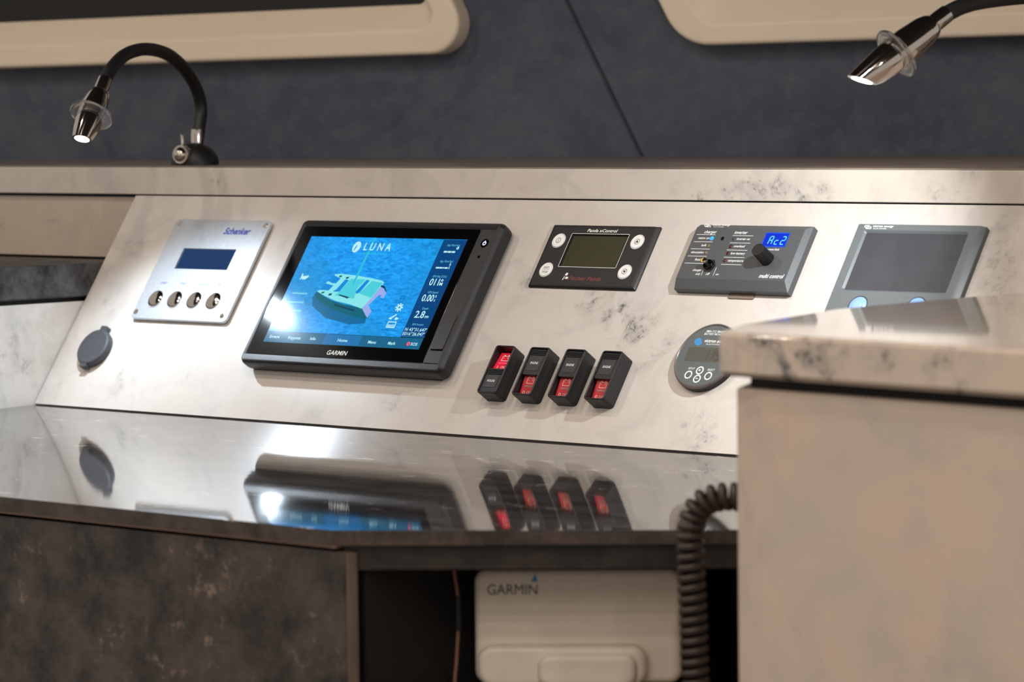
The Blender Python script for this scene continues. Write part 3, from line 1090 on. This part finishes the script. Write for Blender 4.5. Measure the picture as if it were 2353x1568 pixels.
# --- grey display unit, half hidden by the cabinet
d = on_panel('system_display', 630.5, 100)
tag(d, 'grey display unit with blank screen and pale blue buttons behind the cabinet top', 'display unit')
mb = MB()
A = rrect(0, 0, 127.2, 120.5, 1.2)
F = rrect(1, 1, 119, 120, 1)
H = rrect(9.6, 56, 113, 114, 2.4)
mb.loft([at(A, 0), at(A, 4.2), at(inset(A, .4), 4.6), at(rrect(.6, .6, 122.5, 120.2, 1), 6.2), at(F, 6.6), at(inset(H, -.3), 6.6), at(H, 6.4), at(inset(H, 1.6), 5.0), at(inset(H, 1.9), 5.0)])
mb.build('housing', m_ccgx, d, sharp=14)
MB().rect(11.2, 57.6, 111.4, 112.4, 5.1).build('screen', m_dullscreen, d)
for x, y, r in ((32, 41.6, 8.6), (89.3, 42.6, 8.6), (58, 33.5, 8.2), (58, 14, 8.2)):
    mb = MB()
    mb.dome(x, y, 6.4, r, 2.6, 28, 6)
    bt = mb.build('button', m_bluebtn, d)
    MB().ring(x, y, 6.63, r, r + .9, 32).build('seat_ring', m_inkp, bt)
mb = MB()
mb.text('victron energy', 15.8, 117.2, 2.0, 6.66, 21, shear=.22, bold=.14)
mb.text('BLUE POWER', 17.4, 115.2, 1.1, 6.66, 13, shear=.2)
mb.mark('emblem').frame(7.6, 116.6, 12.6, 118.9, .7, 6.66, .8)
mb.frame(9.6, 115.2, 15, 117.6, .7, 6.68, .8)
mb.build_each(m_white, d)

# --- round battery monitor
d = on_panel('battery_monitor', 528.2, 88.2)
tag(d, 'round grey battery monitor gauge partly hidden behind the cabinet slab', 'gauge')
mb = MB()
c = lambda r, z, n=48: [(r * math.cos(2 * math.pi * i / n), r * math.sin(2 * math.pi * i / n), z) for i in range(n)]
mb.loft([c(31.2, 0), c(31.4, 5), c(30.9, 7.2), c(29.9, 7.9), c(29.2, 7.4), c(28.8, 6.6)])
mb.build('bezel', m_rim, d, sharp=30)
mb = MB()
mb.loft([c(31.45, .2), c(31.5, 5.0)], False, False)
mb.build('side_band', m_black, d)
MB().cyl(0, 0, 6.3, 7.0, 28.9, 48).build('face', m_bmv, d)
mb = MB()
mb.rbox(-21, -6, 21, 7.7, 6.5, 7.06, .4, .05)
lc = mb.build('display', m_olive, d)
mb = MB()
for k, on in ((0, 'bc'), (1, 'bc'), (2, 'abcdfg'), (3, 'abged')):
    seg(mb, -1.6 + 6.2 * k, -4.2, 3.4, 9.6, on, 7.12, .9)
mb.build('digits', m_inkp, lc, smooth=False, recalc=False)
for x, y in ((-9.8, -19), (.4, -14.4), (.9, -22.4), (11.4, -19.2)):
    mb = MB()
    mb.dome(x, y, 6.9, 2.7, .6, 24, 4)
    bt = mb.build('button', m_bmv, d)
    mb = MB()
    mb.ring(x, y, 7.12, 2.7, 3.9, 28)
    if abs(x) < 3:
        mb.line((x - 1.2, y), (x + 1.2, y), .8, 7.6)
        if y > -18:
            mb.line((x, y - 1.2), (x, y + 1.2), .8, 7.6)
    mb.build('ring', m_white, bt, smooth=False, recalc=False)
mb = MB()
mb.text('SETUP', -9.4, -13.8, 1.9, 7.06, 6.6, 'CENTER', .2, .1)
mb.text('SELECT', 11.6, -14.2, 1.9, 7.06, 7.4, 'CENTER', .2, .1)
mb.text('BMV-712 SMART', -9.4, 22.4, 2.0, 7.06, 20, shear=.2, bold=.1)
mb.text('BATTERY MONITOR', -10.6, 19.8, 2.0, 7.06, 23, shear=.2, bold=.1)
mb.text('victron energy', -7.6, 12.8, 3.0, 7.06, 25, shear=.2, bold=.2)
mb.text('BLUE POWER', -4, 10.4, 1.3, 7.06, 14)
mb.build_each(m_white, d)
mb = MB()
mb.flat([(-17.8, 12.4), (-17.0, 15.4), (-14, 16.6), (-11, 15.6), (-10.8, 13.6), (-9.0, 12.2), (-9.6, 10), (-12.6, 9.2), (-15.6, 10)], 7.06)
mb.build('emblem', m_blue2, d)

# --- four guarded battery switches
W1, H1, T1 = 23., 48.2, 15.5
def switch(u, v, up, label, word):
    d = on_panel('battery_switch', u, v)
    tag(d, label, 'switch', 'guarded battery switches in a row')
    mb = MB()
    A = rrect(0, 0, W1, H1, 3.2)
    Hh = rrect(1.7, 1.7, W1 - 1.7, H1 - 1.7, 1.8)
    mb.loft([at(A, 0), at(A, T1 - 1), at(inset(A, .35), T1 - .3), at(inset(A, .9), T1), at(inset(Hh, -.25), T1), at(Hh, T1 - .4), at(Hh, 4.6)])
    mb.build('cover', m_black, d, sharp=30)
    y0, y1 = (1.9, 25.2) if up else (20.6, H1 - 2.0)      # sliding guard over the unused half
    mb = MB()
    mb.prism(rrect(2.0, y0, W1 - 2.0, y1, 2.2), T1 - 3.0, T1 - .9, .6)
    sl = mb.build('guard', m_black, d)
    mb = MB()
    for k in range(4):
        yy = (y1 - 1.6 - 1.35 * k)
        mb.rbox(3.0, yy - .45, W1 - 3.0, yy + .45, T1 - 1.0, T1 - .1, .4, .3)
    mb.build('grip_ribs', m_black, sl)
    mb = MB()
    mb.rbox(4.4, y0 + 4.0, W1 - 4.4, y1 - 6.6, T1 - 1.0, T1 - .55, 1.4, .3)
    mb.build('label_plate', m_bezel, sl)
    mb = MB()
    mb.text(word, W1 / 2, (y0 + y1) / 2 - 2.2, 2.2, T1 - .5, 8.6, 'CENTER', bold=.08)
    mb.build('lettering', m_white, sl)
    # rocker, tilted so that the open half shows
    ry0, ry1 = (24.2, 44.2) if up else (3.0, 24.4)
    mb = MB()
    za, zb = (8.2, 11.2) if up else (11.4, 8.4)        # heights at the upper and lower end of the open half
    mb.loft([[(3.2, ry0, 4.2), (W1 - 2.4, ry0, 4.2), (W1 - 2.4, ry1, 4.2), (3.2, ry1, 4.2)],
             [(3.2, ry0, zb), (W1 - 2.4, ry0, zb), (W1 - 2.4, ry1, za), (3.2, ry1, za)]])
    rk = mb.build('rocker', m_redlit if up else m_red, d)
    zt = lambda y: zb + (za - zb) * (y - ry0) / (ry1 - ry0) + .08
    q = MB()
    bx, by = W1 / 2 - .2, ry0 + 14.0
    q.frame(bx - 4, by - 2.8, bx + 4, by + 2.8, .55, 0, .4)
    q.rect(bx - 3, by + 2.8, bx - 1.6, by + 3.8, 0)
    q.rect(bx + 1.6, by + 2.8, bx + 3, by + 3.8, 0)
    q.rect(bx - 3, by + .6, bx - 1.6, by + 1, 0)
    q.rect(bx + 1.5, by + .6, bx + 3, by + 1, 0)
    q.rect(bx + 2.05, by + .1, bx + 2.45, by + 1.5, 0)
    if up:
        q.rect(W1 / 2 - 4.2, ry0 + 3.2, W1 / 2 - 3.6, ry0 + 5.8, 0)
        q.text('ON', W1 / 2 - .2, ry0 + 3.2, 2.6, 0, 4.4, bold=.05)
    else:
        q.ring(W1 / 2 - 4, ry0 + 3.2, 0, .8, 1.4, 18)
        q.text('OFF', W1 / 2 - .8, ry0 + 1.9, 2.6, 0, 5.6, bold=.05)
    q.v = [(a, b_, zt(b_)) for a, b_, c_ in q.v]
    q.build('symbols', plain('pink_print', 'e8b0a4', .5) if not up else m_white, rk, smooth=False, recalc=False)
    q = MB()
    q.rect(W1 / 2 - 5.0, ry0 + 8.2, W1 / 2 + 4.4, ry0 + 9.6, 0)
    q.v = [(a, b_, zt(b_) + .02) for a, b_, c_ in q.v]
    q.build('lamp_bar', m_pinklit if up else plain('grey_lens', '9a6a68', .3), rk, smooth=False, recalc=False)


switch(300.6, 36, True, 'black guarded switch marked HOUSE with its red rocker lit', 'HOUSE')
switch(341.2, 36, False, 'guarded switch marked ENGINE standing next to the HOUSE switch', 'ENGINE')
switch(382.4, 35.9, False, 'guarded ENGINE switch third along the row of four switches', 'ENGINE')
switch(423.6, 35.9, False, 'guarded ENGINE switch at the right end of the switch row', 'ENGINE')

# --- round rubber socket cover
d = on_panel('socket_cover', -228.3, 64.4)
tag(d, 'round dark grey rubber socket cover low on the left of the panel', 'socket cover')
mb = MB()
mb.loft([c(19.2, 0), c(19.8, 2), c(20, 6.2), c(19.4, 7.6), c(18, 8.4), c(15.5, 8.3), c(14.8, 7.9)])
mb.build('lid', m_cap, d, sharp=40)
mb = MB()
mb.rbox(-3.2, 18, 5.4, 24.6, .5, 6.5, 1.2, .5)
mb.build('hinge', m_cap, d)
mb = MB()
mb.rbox(-6.4, -22.6, 3.0, -17.5, 2.0, 7.8, 1.5, .6)
mb.build('pull_tab', m_cap, d)

# ------------------------------------------------------------------ gooseneck lamps
def spline(pts, n):
    P_ = [Vector(q) for q in pts]
    out = []
    for i in range(len(P_) - 1):
        p0, p1, p2, p3 = P_[max(i - 1, 0)], P_[i], P_[i + 1], P_[min(i + 2, len(P_) - 1)]
        for k in range(n):
            t = k / n
            out.append(.5 * ((2 * p1) + (p2 - p0) * t + (2 * p0 - 5 * p1 + 4 * p2 - p3) * t * t + (3 * p1 - p0 - 3 * p2 + p3) * t ** 3))
    out.append(P_[-1])
    return out


def lamp(base, neck, tip, tilt, label, energy, color, bullet_mat, aim, cone, blend, roll):
    B = Vector(base)
    L = empty('gooseneck_lamp', wp(*base))
    tag(L, label, 'lamp', 'gooseneck reading lamps on the ledge')
    loc = lambda q: Vector(q) - B
    mb = MB()
    mb.dome(0, 0, 0, 24, 20.5, 40, 10, 2)
    bs = mb.build('base', m_rubber, L, sharp=60)
    # little chrome switch on the side of the base
    sd = Vector((.2, -.98, .08)).normalized()
    s0 = sd * 19 + Vector((0, 0, 9))
    mb = MB()
    mb.tube([s0, s0 + sd * 5, s0 + sd * 6.5, s0 + sd * 7, s0 + sd * 6.2], [9.5, 9.8, 9.2, 8.2, 7.6], 28)
    mb.build('switch_ring', m_chrome, bs, sharp=60)
    mb = MB()
    mb.tube([s0 + sd * (5.5 + 6.5 * math.sin(a)) for a in (0, .25, .5, .8, 1.1, 1.35, 1.5)], [7.6 * math.cos(a) for a in (0, .25, .5, .8, 1.1, 1.35, 1.5)], 28)
    mb.build('switch_dome', m_chrome, bs, sharp=80)
    lv = s0 + sd * 4 + Vector((1.5, 0, 9))
    mb = MB()
    mb.tube([lv - Vector((0, 0, 3)), lv + Vector((.3, 0, 4)), lv + Vector((-.3, 0, 11)), lv + Vector((-.4, 0, 12))], [1.5, 1.5, 1.6, .9], 12)
    mb.build('switch_lever', m_chrome, bs)
    path = spline([loc(q) for q in neck], 9)
    mb = MB()
    mb.tube([path[0] - Vector((0, 0, 4)), path[0] + Vector((0, 0, 10)), path[0] + Vector((0, 0, 15))], [6.2, 6.2, 5.6], 20)
    mb.build('lower_ferrule', m_chrome, L)
    mb = MB()
    mb.tube(path, 6.4, 18)
    mb.build('neck', m_rubber, L, sharp=60)
    # head: ferrule, bullet with an obliquely cut nose, clear flange, LED window
    N = path[-1]
    ax = (loc(tip) - N).normalized()
    ln = (loc(tip) - N).length
    mb = MB()
    mb.tube([N - ax * 2, N + ax * 5, N + ax * 13, N + ax * 15], [7.0, 7.2, 7.2, 6.4], 20)
    mb.build('upper_ferrule', m_chrome, L)
    up = Vector((0, 0, 1))
    side = ax.cross(up).normalized()
    upv = side.cross(ax).normalized()
    prof = [(12, 6.5), (13.2, 8.4), (16, 10.0), (22, 11.6), (.45 * ln, 13.2), (.60 * ln, 13.4), (.74 * ln, 12.8), (.86 * ln, 11.6), (1.1 * ln, 9.4), (1.4 * ln, 7.4)]
    loops = []
    pn = (Vector((0, 0, -1)) * math.cos(tilt) + Vector((.67, -.74, 0)) * math.sin(tilt) + Vector((-.74, -.67, 0)) * roll).normalized()
    pc = loc(tip).dot(pn)
    for s, r in prof:
        lp_ = []
        for k in range(32):
            a = 2 * math.pi * k / 32
            off = side * (r * math.cos(a)) + upv * (r * math.sin(a))
            q = N + ax * s + off
            if q.dot(pn) > pc:
                q = q - ax * ((q.dot(pn) - pc) / ax.dot(pn))
            lp_.append(tuple(q))
        loops.append(lp_)
    mb = MB()
    mb.loft(loops, True, False)
    mb.build('bullet', bullet_mat, L, sharp=50)
    mb = MB()
    win = [Vector(q) for q in loops[-1]]
    cen = sum(win, Vector()) / len(win)
    mb.add([tuple(cen + (q - cen) * .94 + pn * .15) for q in win], [tuple(range(32))])
    mb.build('led_window', m_led, L, smooth=False, recalc=False)
    fc = N + ax * (.59 * ln)
    mb = MB()
    ringp = [(13.2, -1.5), (18.0, -1.3), (19.6, -1.9), (20.8, -1.2), (21.2, 0), (20.8, 1.2), (19.6, 1.9), (18.0, 1.3), (13.2, 1.5)]
    lo = []
    for r, s in ringp:
        lo.append([tuple(fc + ax * s + side * (r * math.cos(2 * math.pi * k / 40)) + upv * (r * math.sin(2 * math.pi * k / 40))) for k in range(40)])
    lo.append(lo[0])
    mb.loft(lo, False, False)
    mb.build('clear_flange', m_acrylic, L, sharp=60)
    d_ = bpy.data.lights.new('lamp_light', 'SPOT')
    d_.energy = energy
    d_.color = color
    d_.spot_size = math.radians(cone)
    d_.spot_blend = blend
    d_.shadow_soft_size = .0035
    lo_ = bpy.data.objects.new('lamp_light', d_)
    C.objects.link(lo_)
    lo_.parent = L
    lo_.location = (cen + pn * 5) * S
    lo_.rotation_euler = Vector(aim).to_track_quat('-Z', 'Y').to_euler()
    return L


lamp((-253, 192, 231), [(-254, 196, 252), (-256, 201, 268), (-258.4, 206.5, 287.6), (-255.3, 198.1, 307.3), (-246.6, 174.7, 326.9), (-233.9, 140, 341.7), (-218, 97.2, 346.3),
                        (-204, 59.1, 340.8), (-194.1, 32.2, 327.9), (-188.5, 17, 314.5)],
     (-172.5, -26.5, 260), math.radians(24), 'black gooseneck lamp at upper left with bright white light', 4.7, (.74, .87, 1.0), m_chrome, (.28, .05, -1), 122, 1.0, .15)
lamp((860, 183, 231), [(860, 183, 250), (862, 186, 300), (851.9, 165.5, 336.2), (840.1, 140.1, 356.8), (826.7, 111.2, 366.3), (815.6, 87.3, 366.5), (800.3, 54.3, 362.8),
                       (792.1, 36.7, 358.4), (786, 23.5, 352)],
     (755, -43, 302), math.radians(9), 'gooseneck lamp with silver head at the upper right corner', 4.6, (.93, .97, 1.0), m_chrome, (-1, .3, -.7), 132, 1.0, .3)

# ------------------------------------------------------------------ under the table
bx_o = D0 + nb * 62
BANG = math.atan2(e.y, e.x)
d = empty('autopilot_unit', wp(bx_o.x, bx_o.y, -118), (0, 0, BANG))
tag(d, 'cream plastic electronics case hanging in the dark space under the worktop', 'electronics case')
# local x along the face, y into the space, z up
def face_block(mb, x0, x1, z0, z1, y0, y1, r, bev):
    A = rrect(x0, z0, x1, z1, r, 6)
    L3 = lambda p, y: [(a, y, b_) for a, b_ in p]
    loops = [L3(A, y1)]
    for k in range(5):
        a = math.pi / 2 * k / 4
        loops.append(L3(inset(A, bev * (1 - math.cos(a))), y0 + bev * (1 - math.sin(a))))
    mb.loft(loops)
    return mb
mb = MB()
face_block(mb, 94, 238.5, 0, 80.5, 0, 34, 9, 5)
mb.build('case', m_wbox, d, sharp=60)
mb = MB()
face_block(mb, 96, 214, -1, 28.5, -9, 3, 11, 5)
pd = mb.build('lower_cover', m_wbox, d, sharp=60)
mb = MB()
face_block(mb, 138, 207, -1, 23, -14, -6, 9, 5)
mb.build('raised_pad', m_wbox, pd, sharp=60)
mb = MB()
mb.text('GARMIN', 103, 0, 7.4, 0, 35, bold=0.)
mb.v = [(a, -.15, b_ + 63.0) for a, b_, c_ in mb.v]
mb.build('maker_lettering', m_inkp, d, smooth=False, recalc=False)
mb = MB()
mb.add([(133.5, -.15, 72), (138.5, -.15, 72), (136.6, -.15, 77.5)], [(0, 1, 2)])
mb.build('emblem', m_blue2, d)
mb = MB()
mb.box(120, 35, 30, 215, 44, 100)
mb.build('mounting_bracket', m_dark, d)

# coiled microphone cord
cl = [(945, -415, 24), (930, -424, 27), (915, -430, 24), (906, -432, 16), (902, -432, 3), (901.5, -432, -20), (903, -432, -50), (904.5, -432, -98), (905, -432, -180), (904, -432, -260)]
path = spline(cl, 24)
L_ = [0.]
for a, b_ in zip(path, path[1:]):
    L_.append(L_[-1] + (b_ - a).length)
tot = L_[-1]
pitch = 7.0
N_ = int(tot / pitch * 14)
hel = []
i = 0
nv = None
for k in range(N_ + 1):
    s = tot * k / N_
    while i < len(L_) - 2 and L_[i + 1] < s:
        i += 1
    t = (s - L_[i]) / max(L_[i + 1] - L_[i], 1e-6)
    p_ = path[i].lerp(path[i + 1], t)
    tg_ = (path[i + 1] - path[i]).normalized()
    nv = tg_.orthogonal().normalized() if nv is None else (nv - tg_ * nv.dot(tg_)).normalized()
    bn = tg_.cross(nv)
    a = 2 * math.pi * s / pitch
    hel.append(p_ + (nv * math.cos(a) + bn * math.sin(a)) * 7.0)
mb = MB()
mb.tube(hel, 2.9, 8)
m_cord = plain('brown_black_cord', '372d27', .45, var=.15)
tag(mb.build('coiled_cord', m_cord, loc=O0, sharp=80), 'black coiled cord hanging over the worktop edge beside the cabinet', 'cord')

# thin tan cable hanging in the dark space
cb = empty('hanging_cable', wp(701, -449, -32))
tag(cb, 'thin tan cable hanging down left of the cream case', 'cable')
pth = [Vector(q) for q in ((0, 0, 0), (1.2, 1, -12), (2.4, 2, -24), (2.6, 2, -40), (2.2, 2, -50), (1.2, 1, -70), (.4, 0, -84), (0, 0, -110))]
mb = MB()
mb.tube(spline(pth, 4), 1.1, 8)
mb.build('wire', m_cable, cb)
mb = MB()
mb.tube([(2.4, 2, -23), (2.6, 2, -36), (2.3, 2, -48)], 1.9, 10)
mb.build('sleeve', m_rubber, cb)
